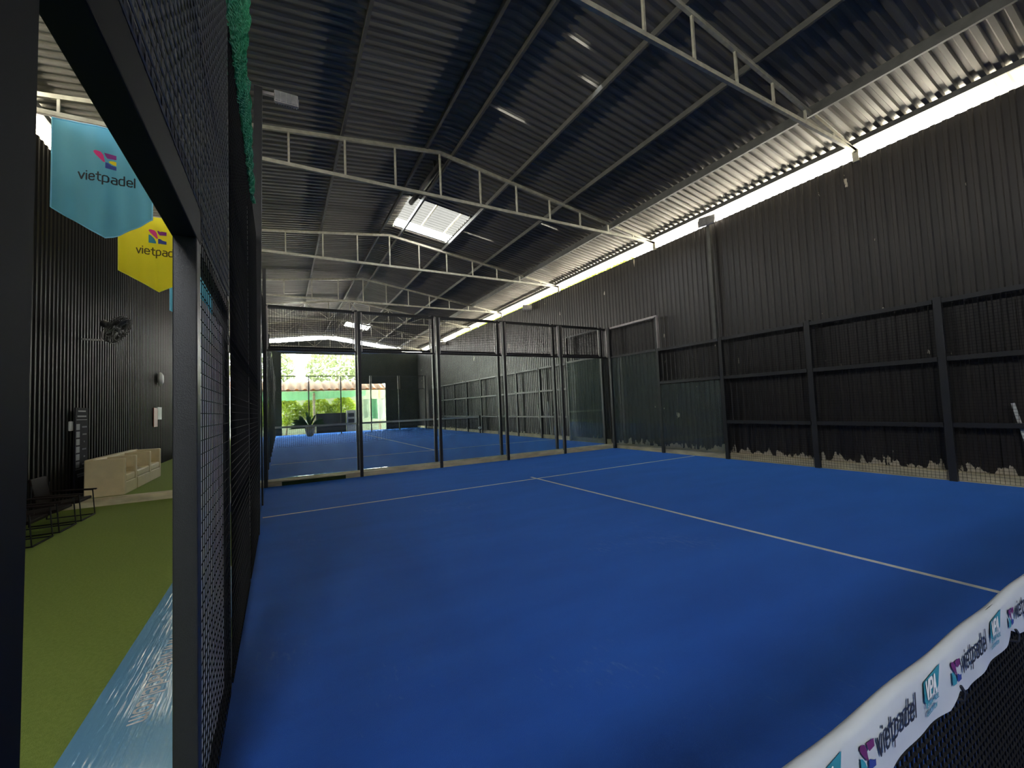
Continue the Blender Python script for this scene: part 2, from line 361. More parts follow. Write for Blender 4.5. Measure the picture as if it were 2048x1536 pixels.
# skylights: raised translucent sheets on curbs over the roof openings
def skylight(x0, x1, y0, y1, label):
    t = thing('skylight', label, 'skylight', (x0, y0, roof_z(x0)), 'roof skylights')
    b = MB(); roof_sheet(b, x0 - 0.25, x1 + 0.4, y0 - 0.5, y1 + 0.25, 0.42, holes=False)
    b.build('clear_sheet', translucent_mat('clear_roof_sheet', rgb(58, 57, 54), 0.5), t)
    for x in (x0 + 0.02, (x0 + x1) / 2 + 0.1, x1 - 0.02):
        MB().bar((x, y0 - 0.5, roof_z(x) + 0.38), (x, y1 + 0.25, roof_z(x) + 0.38), 0.035, 0.06).build('batten', M['truss'], t)
    for y in (y0 - 0.03, y1 + 0.03):
        for x in (x0 + 0.02, x1 - 0.02): MB().box(x - 0.02, x + 0.02, y - 0.02, y + 0.02, roof_z(x) - 0.02, roof_z(x) + 0.4).build('curb_post', M['truss'], t)
skylight(3.5, 5.28, 10.45, 12.5, 'bright open skylight near the ridge between two middle trusses')
skylight(4.0, 5.6, 27.0, 29.0, 'small bright far skylight near the end gable')
# black duct under the ridge before the skylight
d = thing('ridge_duct', 'black pipe slung under the ridge before the bright skylight', 'pipe', (3.6, 8.2, 7.2))
MB().tube([(3.62, 8.3, 7.22), (3.56, 9.6, 7.2)], 0.07, 12).build('pipe', M['matte_black'], d, smooth=True)
MB().tube([(3.55, 9.75, 7.2), (3.5, 10.4, 7.2)], 0.07, 12).build('pipe', M['matte_black'], d, smooth=True)
for y in (8.6, 10.1): MB().box(3.54, 3.6, y - 0.02, y + 0.02, 7.2, 7.42).build('hanger', M['purlin'], d)
MB().tube([(3.56, 9.6, 7.2), (3.55, 9.75, 7.2)], 0.045, 10).build('coupling', M['lamp_grey'], d)

# ------------------------------------------------------------------ light poles and floodlights
def pole(x, y, z0, label, lean=0.0, top=6.12):
    o = MB().bar((x, y, z0), (x + lean, y, top), 0.1, 0.1, up=(0, 1, 0)).build('light_pole', M['black']); tag(o, label, 'pole', 'floodlight poles'); return o
pole(0.0, 5.95, 0.0, 'tall black light pole rising from the left court fence, nearest', 0.085)
pole(-0.13, 15.5, 0.115, 'thin far black light pole above the left fence of the far court', 0.02, 6.5)
MB()
def floodlight(loc, rz, tilt, label, s=1.0, arm=None):
    t = thing('floodlight', label, 'floodlight', loc, 'court floodlights'); L = Vector(loc)
    Mx = Matrix.Translation(L) @ Matrix.Rotation(rz, 4, 'Z') @ Matrix.Rotation(tilt, 4, 'X') @ Matrix.Scale(s, 4)
    b = MB().box(-0.2, 0.2, 0.0, 0.05, -0.15, 0.15)
    for i in range(9): b.box(-0.18 + i * 0.043, -0.165 + i * 0.043, 0.05, 0.09, -0.13, 0.13)
    b.xform(Mx).build('housing', M['lamp_grey'], t, bevel=0.006)
    for i in range(4): MB().box(-0.185 + i * 0.094, -0.1 + i * 0.094, -0.012, 0.0, -0.135, 0.135).xform(Mx).build('lens', M['lamp_glass'], t)
    b = MB().box(-0.21, -0.2, -0.01, 0.12, -0.04, 0.04); b.box(0.2, 0.21, -0.01, 0.12, -0.04, 0.04); b.box(-0.21, 0.21, 0.11, 0.12, -0.04, 0.04)
    b.xform(Mx).build('bracket', M['galv'], t)
    if arm: MB().bar(arm[0], arm[1], 0.05, 0.04).build('arm', M['galv'], t)
    return t
floodlight((0.43, 5.9, 6.06), 0.0, -0.35, 'pale grey floodlight on the tall pole at upper left', 0.75, ((0.08, 5.95, 6.08), (0.43, 6.0, 6.12)))
floodlight((9.98, 6.12, 6.12), -1.2, -0.5, 'grey floodlight on the right wall beside the eave slot', 1.0, ((9.98, 6.15, 6.1), (10.1, 6.14, 6.0)))
floodlight((9.98, 15.1, 5.9), -0.5, -0.6, 'pale floodlight below the far right eave, near the greenery slot', 1.0, ((10.0, 15.1, 5.95), (10.2, 15.1, 5.95)))
floodlight((10.0, 26.2, 5.95), -0.5, -0.6, 'tiny pale floodlight at the far end of the right wall', 1.0, ((10.0, 26.2, 5.95), (10.2, 26.2, 5.95)))
cb = MB().tube([(-0.05, 5.86, 6.0), (-0.06, 5.88, 4.6), (-0.055, 5.87, 3.2), (-0.06, 5.87, 1.2), (-0.055, 5.87, 0.02)], 0.012, 6).build('cable', M['white'])
tag(cb, 'thin white cable running down beside the tall left light pole', 'cable')

# ------------------------------------------------------------------ wire mesh and fence
_wm = {}
def wire_mesh(w, h, pitch=0.05, r=0.0016, double=False):
    key = (round(w, 3), round(h, 3), pitch, r, double)
    if key in _wm: return _wm[key]
    b = MB(); n = int(w / pitch); m_ = int(h / pitch)
    for i in range(n + 1): b.tube([(0.0, i * w / n, 0), (0.0, i * w / n, h)], r, 4, False)
    for j in range(m_ + 1): b.tube([(r, 0, j * h / m_), (r, w, j * h / m_)], r, 4, False)
    if double:      # a second layer of the same mesh laid over the first, half a cell off
        for i in range(n): b.tube([(-0.012, (i + 0.5) * w / n, 0), (-0.012, (i + 0.5) * w / n, h)], r, 4, False)
        for j in range(m_): b.tube([(-0.012, 0, (j + 0.5) * h / m_), (-0.012, w, (j + 0.5) * h / m_)], r, 4, False)
    me = bpy.data.meshes.new('wire_mesh'); me.from_pydata(b.v, [], b.f); me.materials.append(M['wire_grey' if double else 'wire']); me.update(); _wm[key] = me
    return me
def mesh_panel(p0, w, h, along, label, group, rails=(), edges=None, pitch=0.05, rail=0.05, back=0.05, double=False, wire=0.0023):
    """framed wire panel standing at p0, w wide along x or y; rails given as heights above p0"""
    t = thing('mesh_panel', label, 'fence panel', p0, group)
    o = bpy.data.objects.new('wire_mesh', wire_mesh(w, h, pitch, 0.003 if double else wire, double)); COL.objects.link(o); o.parent = t
    if along == 'x': o.rotation_euler = (0, 0, -R90)
    if along == '-x': o.rotation_euler = (0, 0, -R90)
    x, y, z = p0
    for k in rails:
        if along == 'y': b = MB().box(x - (back if back > 0 else 0) - 0.003, x - (back if back < 0 else 0) - 0.003, y, y + w, z + k - rail / 2, z + k + rail / 2)
        else: b = MB().box(x, x + w, y + 0.003, y + 0.003 + abs(back), z + k - rail / 2, z + k + rail / 2)
        b.build('rail', M['black'], t)
    if edges:
        for e in (0.012, w - 0.012):
            if along == 'y': b = MB().box(x - 0.02, x + 0.02, y + e - 0.012, y + e + 0.012, z, z + h)
            else: b = MB().box(x + e - 0.012, x + e + 0.012, y - 0.02, y + 0.02, z, z + h)
            b.build('edge_bar', edges, t)
    return t
def post(x, y, z0, z1, label, w=0.08, d=0.08, group='black fence posts', m=None, lean=0):
    t = MB().bar((x, y, z0), (x + lean, y, z1), w, d, up=(0, 1, 0)).build('fence_post', m or M['black'], bevel=0.004); return tag(t, label, 'post', group)
def pane(x0, x1, y0, y1, z0, z1, label, group):
    t = thing('glass_panel', label, 'glass panel', (x0, y0, z0), group)
    MB().box(x0, x1, y0, y1, z0, z1).build('glass', M['glass_dusty' if x1 - x0 < 0.1 and x0 > 5 else 'glass'], t)
    return t

# --- right side of the near court
SW = 'side fence by the right wall of the near court'
XF = 10.0
for y, l in ((0.0, 'out at the right edge of the net'), (2.0, 'second nearest, thickest in view at far right'), (4.0, 'between the second and third bays from the right')):
    post(XF + 0.05, y, 0, 3.08, 'black post by the right wall, ' + l, 0.1, 0.1, 'right fence posts')
post(XF + 0.05, 6.0, 0, 3.06, 'black fence post where wire bays meet the low glass', 0.09, 0.09, 'right fence posts')
post(XF + 0.09, 6.14, 3.0, 6.05, 'tall slim pole above the right fence carrying a floodlight', 0.09, 0.09, 'right fence posts', M['purlin'])
post(XF + 0.04, 8.0, 0, 4.0, 'stepped fence post with pale upper end beside the corner glass', 0.08, 0.08, 'right fence posts')
post(XF + 0.02, 10.0, 0, 4.03, 'black corner post at the far right of the near court', 0.09, 0.09, 'right fence posts')
def side_panel(y, w, label): return mesh_panel((XF, y, 0.03), w, 3.0, 'y', label, SW, (0.9, 2.0, 2.98), None, back=-0.07, rail=0.075)
side_panel(0.06, 1.88, 'low wire bay by the right wall nearest the net')
side_panel(2.06, 1.88, 'wire bay by the right wall, second from the net')
side_panel(4.06, 1.88, 'wire bay by the right wall, third from the net, beside glass')
mesh_panel((XF, 6.05, 2.02), 1.9, 1.0, 'y', 'wire panel above the low glass on the right side', SW, (0.02, 0.98), None, back=-0.06, rail=0.07)
mesh_panel((XF, 8.05, 3.02), 1.9, 0.98, 'y', 'top wire panel at the right corner with pale frame', SW, (0.0,), None, back=-0.06, rail=0.06)
t = tag(MB().box(XF + 0.0, XF + 0.06, 7.97, 9.96, 3.97, 4.03).build('top_rail', M['galv']), 'pale top rail stepping up at the right corner', 'rail')
t = tag(MB().box(XF - 0.015, XF + 0.07, 7.94, 7.965, 3.05, 4.03).build('edge_bar', M['galv']), 'pale vertical bar ending the raised right corner panel', 'bar')
pane(XF + 0.005, XF + 0.017, 8.05, 9.94, 0.13, 2.98, 'tall side glass panel at the right back corner', 'right side glass')
pane(XF + 0.005, XF + 0.017, 6.06, 7.95, 0.13, 1.98, 'low side glass panel next to the wire bays', 'right side glass')

# --- glass back walls of both courts
def glass_back(yb, z0, who, pos, names, xs0=0.0, col=None, facing=-1, panes=True):
    g = who + ' back glass'
    for i in range(6):
        x = xs0 + 2 * i
        if pos[i]: post(x if 0 < i < 5 else (x + 0.02 if i == 0 else x - 0.0), yb - 0.02, 0.0 if z0 < 0.1 else z0, z0 + 4.0, pos[i], 0.07, 0.09, who + ' back posts')
    for i in range(5):
        x = xs0 + 2 * i
        pane(x + 0.05, x + 1.95, yb + 0.0, yb + 0.012, max(z0, 0.115) + 0.002, z0 + 2.98, names[i] + ' glass pane of the ' + who + ' back wall', g)
        mesh_panel((x + 0.06, yb, z0 + 3.02), 1.88, 0.97, 'x', names[i] + ' top wire panel of the ' + who + ' back wall', who + ' back wire panels', (0.0, 0.96), M['galv'], back=0.05, rail=0.05)
NM = ['leftmost', 'second from left', 'middle', 'second from right', 'rightmost']
glass_back(10.06, 0.0, 'near court', [None if i == 5 else 'black back wall post of the near court, ' + ['leftmost', 'second from left', 'third from left', 'fourth from left', 'fifth from left'][min(i, 4)] for i in range(6)], NM)
glass_back(10.46, 0.115, 'far court near end', ['dark post of the second glass wall behind the kerb, ' + k for k in ('leftmost', 'second from left', 'third from left', 'fourth from left', 'fifth from left', 'at right wall')], NM)
glass_back(30.45, 0.115, 'far court far end', ['thin distant post at the end of the far court, ' + k for k in ('leftmost', 'second from left', 'third from left', 'fourth from left', 'fifth from left', 'rightmost')], NM)
st = tag(MB().box(0.32, 1.64, 10.036, 10.049, 0.0, 0.085).build('turf_strip', mat('dark_turf', rgb(48, 66, 30), 0.9, noise=0.3, nscale=(20, 20, 20))), 'strip of green turf stuck along the foot of the kerb', 'turf strip')

# --- right and left sides of the far court
for i, y in enumerate((12.45, 14.45, 16.45, 18.45, 20.45, 22.45, 24.45, 26.45, 28.45)):
    post(XF + 0.05, y, 0.115, 3.12 if y > 13 else 4.1, 'far court right side post, ' + ORD[i] + ' beyond the kerb', 0.08, 0.08, 'far right posts')
    post(0.0, y, 0.115, 4.1, 'far court left side post, ' + ORD[i] + ' beyond the kerb', 0.07, 0.07, 'far left posts')
pane(XF + 0.005, XF + 0.017, 10.52, 12.4, 0.14, 3.1, 'side glass on the right of the far court beside the kerb', 'far right glass')
mesh_panel((XF, 12.5, 0.13), 1.9, 3.0, 'y', 'wire bay on the right of the far court next to its side glass', 'far right wire', (0.9, 1.98, 2.96), None, back=-0.06, pitch=0.1, rail=0.07)
for i, y in enumerate((10.5, 12.5)):
    pane(0.005, 0.017, y + 0.02, y + 1.9, 0.14, 3.1 - i, ['first', 'second'][i] + ' side glass on the left of the far court', 'far left glass')
mesh_panel((XF, 10.52, 3.12), 1.9, 0.97, 'y', 'raised corner wire panel on the right of the far court', 'far right wire', (0.0, 0.96), M['galv'], back=-0.06, rail=0.06)
for i, y in enumerate((14.5, 16.5, 18.5, 20.5, 22.5, 24.5, 26.5)):
    mesh_panel((XF, y, 0.13), 1.9, 3.0, 'y', 'wire bay on the right of the far court, ' + ORD[i] + ' from the glass', 'far right wire', (0.9, 1.98, 2.96), None, back=-0.06, pitch=0.1, rail=0.07)
    mesh_panel((0.0, y, 0.13), 1.9, 3.95, 'y', 'wire bay on the left of the far court, ' + ORD[i] + ' from the glass', 'far left wire', (0.9, 1.98, 2.96, 3.94), None, back=0.05, pitch=0.1, rail=0.05)

# --- left side fence of the near court (close to the camera)
XI = 0.045                       # inner face of the fence
post(0.01, 0.02, 0, 2.2, 'very near black door post at the left edge of the picture', 0.075, 0.1, 'near door posts', M['matte_black'], 0.012)
jb = MB().box(-0.025, XI, 1.226, 1.30, 0.0, 2.2).build('door_jamb', M['jamb'], bevel=0.004); tag(jb, 'grey black steel door jamb in the left foreground', 'door jamb')
hb = MB().box(-0.03, XI, -1.6, 1.31, 2.2, 2.33).build('door_header', M['matte_black'], bevel=0.004); tag(hb, 'thick black steel beam slanting over the doorway at upper left', 'beam')
for a, z in ((1.245, 2.23), (1.28, 2.27), (1.265, 2.3)):
    pass
LS = 'left fence panels of the near court'
mesh_panel((XI - 0.004, -1.6, 2.34), 2.9, 1.66, 'y', 'dark wire panel above the doorway beam', LS, (0.02, 0.7, 1.64), None, back=0.04, double=True)
mesh_panel((XI - 0.004, 1.31, 0.02), 1.0, 2.2, 'y', 'near wire panel beside the jamb with a white sheet behind', LS, (0.03, 2.18), None, back=0.04, wire=0.0016)
mesh_panel((XI - 0.004, 1.31, 2.26), 1.0, 1.74, 'y', 'doubled wire panel in a lit grey above the white sheet', LS, (0.74, 1.7), None, back=0.04, double=True)
post(0.0, 2.36, 0, 4.0, 'black fence post behind the near wire panel', 0.075, 0.09, 'left fence posts')
mesh_panel((XI - 0.004, 2.41, 0.02), 1.66, 3.98, 'y', 'dark wire panel on the left between first post and middle post', LS, (0.03, 1.0, 2.0, 3.0, 3.96), None, back=0.04)
post(0.0, 4.12, 0, 4.0, 'black fence post midway along the left fence', 0.075, 0.09, 'left fence posts')
mesh_panel((XI - 0.004, 4.17, 0.02), 1.7, 3.98, 'y', 'dark wire panel on the left just before the light pole', LS, (0.03, 1.0, 2.0, 3.0, 3.96), None, back=0.04)
post(0.0, 8.0, 0, 4.0, 'black post between the left side glass panels', 0.06, 0.08, 'left fence posts')
pane(0.005, 0.017, 6.05, 7.95, 0.02, 2.0, 'left side glass panel right behind the light pole', 'left side glass')
pane(0.005, 0.017, 8.05, 9.98, 0.02, 3.0, 'left side glass panel in the back corner', 'left side glass')
mesh_panel((0.01, 6.05, 2.02), 1.9, 1.96, 'y', 'wire panel above the left glass behind the pole', LS, (0.0, 1.0, 1.94), None, back=0.04)
mesh_panel((0.01, 8.05, 3.02), 1.9, 0.96, 'y', 'wire panel above the left glass in the back corner', LS, (0.0, 0.94), None, back=0.04)
sh = MB()
for i in range(12):
    a, c = 1.33 + i * 0.08, 1.33 + (i + 1) * 0.08
    da, dc = 0.004 * math.sin(a * 23), 0.004 * math.sin(c * 23)
    sh.poly([(0.012 + da, a, 0.06), (0.012 + dc, c, 0.06), (0.012 + dc, c, 2.06), (0.012 + da, a, 2.06)])
tag(sh.build('sheet', translucent_mat('lilac_white_sheet', rgb(236, 234, 244), 0.4)), 'pale white sheet tied behind the near wire panel', 'sheet')

# --- green nylon net bunched along the top of the left fence
def green_net():
    up = [(1.2, 4.9), (2.0, 5.6), (2.6, 5.75), (3.3, 5.85), (4.28, 5.87), (4.4, 5.72), (4.02, 5.2), (3.62, 4.82), (3.72, 4.72), (4.3, 5.02), (4.4, 4.62), (4.6, 4.47), (4.78, 4.29), (4.95, 4.02)]
    lo = [(1.2, 3.9)] * 2 + [(1.7 + 0.27 * i, 3.93) for i in range(12)]
    b = MB(); nu, nv = 66, 26
    def at(u, v, o):
        k = u * (len(up) - 1); i = min(int(k), len(up) - 2); f = k - i
        U = [up[i][c] * (1 - f) + up[i + 1][c] * f for c in (0, 1)]; L = [lo[i][c] * (1 - f) + lo[i + 1][c] * f for c in (0, 1)]
        y, z = [L[c] * (1 - v) + U[c] * v for c in (0, 1)]
        return (0.035 + 0.03 * math.sin(v * 9 + u * 30 + o) + 0.012 * math.sin(u * 90 + o * 3), y + 0.012 * math.sin(v * 40 + o * 5 + u * 60), z + 0.012 * math.sin(u * 75 + o))
    for o in (0.0, 1.7, 3.1):
        for i in range(nu):
            for j in range(nv):
                c = at((i + 0.5) / nu, (j + 0.5) / nv, o)
                for (di, dj) in ((0, 0), (1, 0), (0, 1), (1, 1)):
                    e = at(min(1, (i + di) / nu), min(1, (j + dj) / nv), o)
                    b.tube([e, c], 0.0045, 3, False)
    # gathered edge cord
    for o in (0.0, 1.7):
        b.tube([at(i / 120, 1.0, o) for i in range(121)], 0.007, 5)
    return b.build('safety_net', M['net_green'])
tag(green_net(), 'green nylon net bunched along the top of the left fence', 'net')

# ------------------------------------------------------------------ lettering helpers (flat stroke letters)
GL = {'v': (.78, [[(0, 1), (.28, 0), (.56, 1)]]), 'i': (.26, [[(0, 0), (0, 1)], [(0, 1.36), (0, 1.4)]]),
      'e': (.8, [[(.02, .52), (.56, .52), (.56, .76), (.42, 1), (.16, 1), (.02, .8), (.02, .2), (.16, 0), (.42, 0), (.54, .12)]]),
      't': (.62, [[(.16, 1.4), (.16, .22), (.27, 0), (.44, 0)], [(-.04, 1), (.42, 1)]]),
      'p': (.82, [[(0, -.5), (0, .86), (.14, 1), (.42, 1), (.56, .8), (.56, .2), (.42, 0), (.02, 0)]]),
      'a': (.78, [[(.08, 1), (.4, 1), (.54, .84), (.54, 0)], [(.54, .58), (.16, .58), (.02, .44), (.02, .14), (.16, 0), (.42, 0), (.54, .12)]]),
      'd': (.84, [[(.56, 1.5), (.56, 0)], [(.56, 1), (.14, 1), (0, .8), (0, .2), (.14, 0), (.56, 0)]]),
      'l': (.26, [[(0, 1.5), (0, 0)]]), 'w': (1.04, [[(0, 1), (.2, 0), (.4, .9), (.6, 0), (.8, 1)]]),
      'c': (.74, [[(.5, .9), (.4, 1), (.15, 1), (0, .8), (0, .2), (.15, 0), (.4, 0), (.5, .1)]]),
      'o': (.82, [[(.15, 0), (.42, 0), (.56, .2), (.56, .8), (.42, 1), (.15, 1), (0, .8), (0, .2), (.15, 0)]]),
      'm': (1.06, [[(0, 0), (0, 1)], [(0, .84), (.12, 1), (.3, 1), (.4, .84), (.4, 0)], [(.4, .84), (.52, 1), (.7, 1), (.8, .84), (.8, 0)]]),
      '.': (.28, [[(0, .02), (0, .06)]]),
      'V': (.8, [[(0, 1), (.28, 0), (.56, 1)]]), 'P': (.72, [[(0, 0), (0, 1), (.4, 1), (.52, .85), (.52, .6), (.4, .48), (0, .48)]]),
      'A': (.8, [[(0, 0), (.28, 1), (.56, 0)], [(.1, .36), (.46, .36)]]), 'I': (.25, [[(0, 0), (0, 1)]]),
      'E': (.66, [[(.45, 0), (0, 0), (0, 1), (.45, 1)], [(0, .52), (.4, .52)]]), 'T': (.72, [[(0, 1), (.52, 1)], [(.26, 1), (.26, 0)]]),
      'N': (.76, [[(0, 0), (0, 1), (.5, 0), (.5, 1)]]), 'M': (.9, [[(0, 0), (0, 1), (.32, .3), (.64, 1), (.64, 0)]]),
      'D': (.76, [[(0, 0), (0, 1), (.35, 1), (.52, .75), (.52, .25), (.35, 0), (0, 0)]]), 'L': (.6, [[(0, 1), (0, 0), (.42, 0)]]),
      'S': (.7, [[(.48, .9), (.36, 1), (.12, 1), (0, .85), (0, .65), (.48, .4), (.48, .15), (.36, 0), (.1, 0), (0, .1)]]),
      'O': (.8, [[(.15, 0), (.4, 0), (.55, .2), (.55, .8), (.4, 1), (.15, 1), (0, .8), (0, .2), (.15, 0)]]),
      'C': (.74, [[(.5, .9), (.4, 1), (.15, 1), (0, .8), (0, .2), (.15, 0), (.4, 0), (.5, .1)]]), ' ': (.5, [])}
def strokes(text, h, w=0.17, wide=1.0):
    """flat ribbons for a word: list of 2-D polygons, x-height h"""
    out = []; x = 0
    for ch in text:
        adv, ss = GL[ch]
        for s in ss:
            for (a, c) in zip(s[:-1], s[1:]):
                a = Vector(((x + a[0]) * wide, a[1])); c = Vector(((x + c[0]) * wide, c[1])); dd = (c - a)
                L = max(dd.length, 1e-6); dd = dd / L; nn = Vector((-dd.y, dd.x)) * (w / 2); e = dd * (w * 0.42)
                out.append([((a - e) + nn * .55), (a - e * 0.3) + nn, (c + e * 0.3) + nn, (c + e) + nn * .55, (c + e) - nn * .55, (c + e * 0.3) - nn, (a - e * 0.3) - nn, (a - e) - nn * .55])
        x += adv
    return [[(p[0] * h, p[1] * h) for p in q] for q in out], (x - 0.24) * h * wide
LOGO = {'logo_pink': [(0, .93), (.05, .99), (.12, 1), (.33, .95), (.44, .78), (.52, .36), (.44, .36), (.1, .72), (0, .88)],
        'logo_purple': [(.47, .94), (1, .92), (1, .66), (.62, .62), (.53, .74)],
        'logo_yellow': [(.66, .45), (.74, .52), (.84, .55), (1, .53), (1, .29), (.84, .31), (.73, .37)],
        'logo_blue': [(.53, .36), (.64, .36), (.78, .26), (1, .22), (1, 0), (.53, 0)],
        'logo_cyan': [(0, .6), (.12, .56), (.3, .36), (.4, .14), (.4, 0), (0, 0)]}

# ------------------------------------------------------------------ hanging banners over the walkway
def banner(x0, xc, x1, y, zt, zs, zt_tip, colr, label, ink, ph, parts):
    t = thing('hanging_banner', label, 'banner', (xc, y, zt), 'pointed walkway banners')
    def sy(x, z):
        k = (zt - z) / (zt - zt_tip)
        return y + (0.035 * math.sin((x - x0) * 9 + ph) + 0.02 * math.sin((x - x0) * 21 + ph * 2 + z)) * (0.25 + 0.75 * k) - 0.03 * math.exp(-((x - xc) / 0.05) ** 2) * k
    def zb(x): return zs + (zt_tip - zs) * ((x - x0) / (xc - x0) if x < xc else (x1 - x) / (x1 - xc))
    b = MB(); nx, nz = 48, 30; xs = [x0 + (x1 - x0) * i / nx for i in range(nx + 1)]
    for o in (0.0,):
        k = len(b.v)
        for x in xs:
            for j in range(nz + 1):
                z = zt + (zb(x) - zt) * j / nz; b.v.append((x, sy(x, z), z))
        for i in range(nx):
            for j in range(nz): b.f.append([k + i * (nz + 1) + j, k + i * (nz + 1) + j + 1, k + (i + 1) * (nz + 1) + j + 1, k + (i + 1) * (nz + 1) + j])
    b.build('cloth', translucent_mat('banner_cloth', colr, 0.45), t, smooth=True)
    pts = [(x0, zt), (x0, zs), (xc, zt_tip), (x1, zs), (x1, zt), (x0, zt)]; hm = MB()
    for a, c in zip(pts[:-1], pts[1:]):
        n = 16; L = [(a[0] + (c[0] - a[0]) * i / n, a[1] + (c[1] - a[1]) * i / n) for i in range(n + 1)]
        hm.tube([(p[0], sy(*p) - 0.004, p[1]) for p in L], 0.009, 5)
    hm.build('hem', mat('hem_tape', tuple(min(1, c * 1.35 + 0.08) for c in colr[:3]) + (1,), 0.7), t)
    MB().tube([(XL, y, zt + 0.012), (x1 + 0.3, y, zt + 0.012)], 0.011, 8).build('hanging_rod', M['galv'], t)
    if not parts: return t
    W = x1 - x0; lx = xc - 0.02 * W; lw = 0.22 * W; ls = lw / 1.0
    lz = zt - (zt - zs) * 0.47
    def put(poly, name, m, ox, oz, s, off=0.006):
        bm = MB()
        for q in poly: bm.poly([(ox + px * s, sy(ox + px * s, oz + pz * s) - off, oz + pz * s) for px, pz in q], flip=False)
        return bm.build(name, m, t)
    for k in parts: put([LOGO[k]], 'logo_shape', M[k], lx - lw * 0.5, lz, lw)
    pol, wd = strokes('vietpadel', 0.082 * W, 0.2, 1.18)
    put(pol, 'lettering', ink, lx - wd * 0.46, lz - 0.19 * W, 1.0)
    return t
ALLP = ['logo_pink', 'logo_purple', 'logo_yellow', 'logo_blue', 'logo_cyan']
banner(-2.65, -2.03, -1.47, 8.0, 6.18, 4.79, 4.40, rgb(104, 182, 216), 'large light blue pointed banner hanging nearest over the walkway', M['ink'], 0.3, ALLP[:4])
banner(-2.69, -2.0, -1.30, 11.1, 6.05, 4.80, 4.38, rgb(250, 236, 50), 'yellow pointed banner hanging behind the large blue one', M['ink_olive'], 1.4, ['logo_pink', 'logo_purple', 'logo_blue', 'logo_cyan'])
banner(-2.52, -1.85, -1.15, 15.0, 6.05, 4.80, 4.38, rgb(100, 178, 214), 'light blue banner farthest back, mostly hidden by the jamb', M['ink'], 2.2, [])

# ------------------------------------------------------------------ blue advertising board leaning outside the fence
bd = thing('advertising_board', 'glossy light blue board with white web address lying outside the left fence', 'board', (-0.4, 3, 0.0))
P0 = Vector((-0.6, 0, 0.03)); UP = Vector((1, 0, 0.02)).normalized(); NRM = Vector((-UP.z, 0, UP.x)); BL = 0.56
def board_pt(s, y, o=0.0): p = P0 + UP * s + NRM * o; return (p.x, y, p.z)
bb = MB(); k = len(bb.v)
for (s, o) in ((0, 0), (BL, 0), (BL, -0.03), (0, -0.03)):
    for y in (1.31, 4.62): bb.v.append(board_pt(s, y, o))
for q in ((0, 1, 3, 2), (2, 3, 5, 4), (4, 5, 7, 6), (6, 7, 1, 0), (0, 2, 4, 6), (1, 7, 5, 3)): bb.f.append(list(q))
bmat = mat('blue_cream_gloss_print', rgb(124, 174, 204), 0.07, col2=rgb(106, 158, 194), nscale=(0.9, 0.75, 1.2), bump=0.10, bscale=(60, 2.0, 46), spec=0.8, detail=1)
bb.build('panel', bmat, bd)
pol, wd = strokes('www.vietpadel.com', 0.066, 0.2, 1.26)
lt = MB()
y_start = 2.27 + wd
for q in pol: lt.poly([board_pt(0.215 + pz, y_start - px, 0.002) for px, pz in q])
lt.build('lettering', M['white'], bd)

# ------------------------------------------------------------------ near net with printed top band
NY = -0.15
net = thing('padel_net', 'near black net with white printed band at bottom right', 'net', (5, NY, 0))
me = MB(); r = 0.0036
for i in range(int(9.9 / 0.024) + 1): x = 0.08 + i * 0.024; me.tube([(x, NY, 0.02), (x, NY, 0.78)], r, 3, False)
for j in range(32): me.tube([(0.08, NY, 0.02 + j * 0.024), (9.98, NY, 0.02 + j * 0.024)], r, 3, False)
me.build('netting', M['matte_black'], net)
PER, X0 = 0.485, 1.272
def ztop(x): return 0.905 - 0.02 * min(1, x / 5.0) + 0.003 * math.sin(x * 14)
def zlow(x):
    u = ((x - X0 - 0.04) / PER) % 1.0
    return 0.752 + (0.03 * (1 - u / 0.16) if u < 0.16 else 0.0) + 0.022 * max(0, (u - 0.9) / 0.1) + 0.004 * math.sin(x * 17)
bnd = MB(); nx = 660; prof = []
for i in range(nx + 1):
    x = 0.08 + 9.9 * i / nx; zt, zl = ztop(x), zlow(x); w = 0.004 * math.sin(x * 11) + 0.003 * math.sin(x * 29)
    prof.append([(x, NY + 0.012, zl + 0.02), (x, NY + 0.014, zt - 0.015), (x, NY + 0.008, zt - 0.002), (x, NY, zt), (x, NY - 0.009, zt - 0.003), (x, NY - 0.014, zt - 0.016), (x, NY - 0.012 - w * .5, (zt + zl) / 2), (x, NY - 0.010 - w, zl)])
for p in prof: bnd.v += p
for i in range(nx):
    for j in range(7): bnd.f.append([i * 8 + j, (i + 1) * 8 + j, (i + 1) * 8 + j + 1, i * 8 + j + 1])
band = bnd.build('top_band', mat('white_vinyl_band', rgb(188, 193, 198), 0.4, noise=0.06, nscale=(6, 6, 6), bump=0.15), net, smooth=True)
M['net_purple'] = mat('dark_purple_print', rgb(96, 34, 90), 0.6); M['net_blue'] = mat('dark_blue_print', rgb(40, 56, 130), 0.6)
NETC = {'logo_pink': 'net_purple', 'logo_purple': 'net_purple', 'logo_blue': 'net_blue', 'logo_cyan': 'teal'}
def bput(poly, name, m, ox, oz, s=1.0, off=0.0025, par=None):
    bm = MB()
    for q in poly:
        L = []
        for px, pz in q:
            x = ox + px * s; z = oz + pz * s; w = 0.004 * math.sin(x * 11) + 0.003 * math.sin(x * 29)
            zt, zl = ztop(x), zlow(x); f = max(0, min(1, (z - zl) / (zt - 0.016 - zl)))
            L.append((x, (NY - 0.010 - w) * (1 - f) + (NY - 0.014) * f - off - 0.002 * math.sin(math.pi * f), z))
        bm.poly(L)
    o = bm.build(name, m, band); o.matrix_parent_inverse = Matrix.Identity(4); return o
word, wd = strokes('vietpadel', 0.034, 0.2, 1.02)
vpa, vw = strokes('VPA', 0.05, 0.2, 0.72)
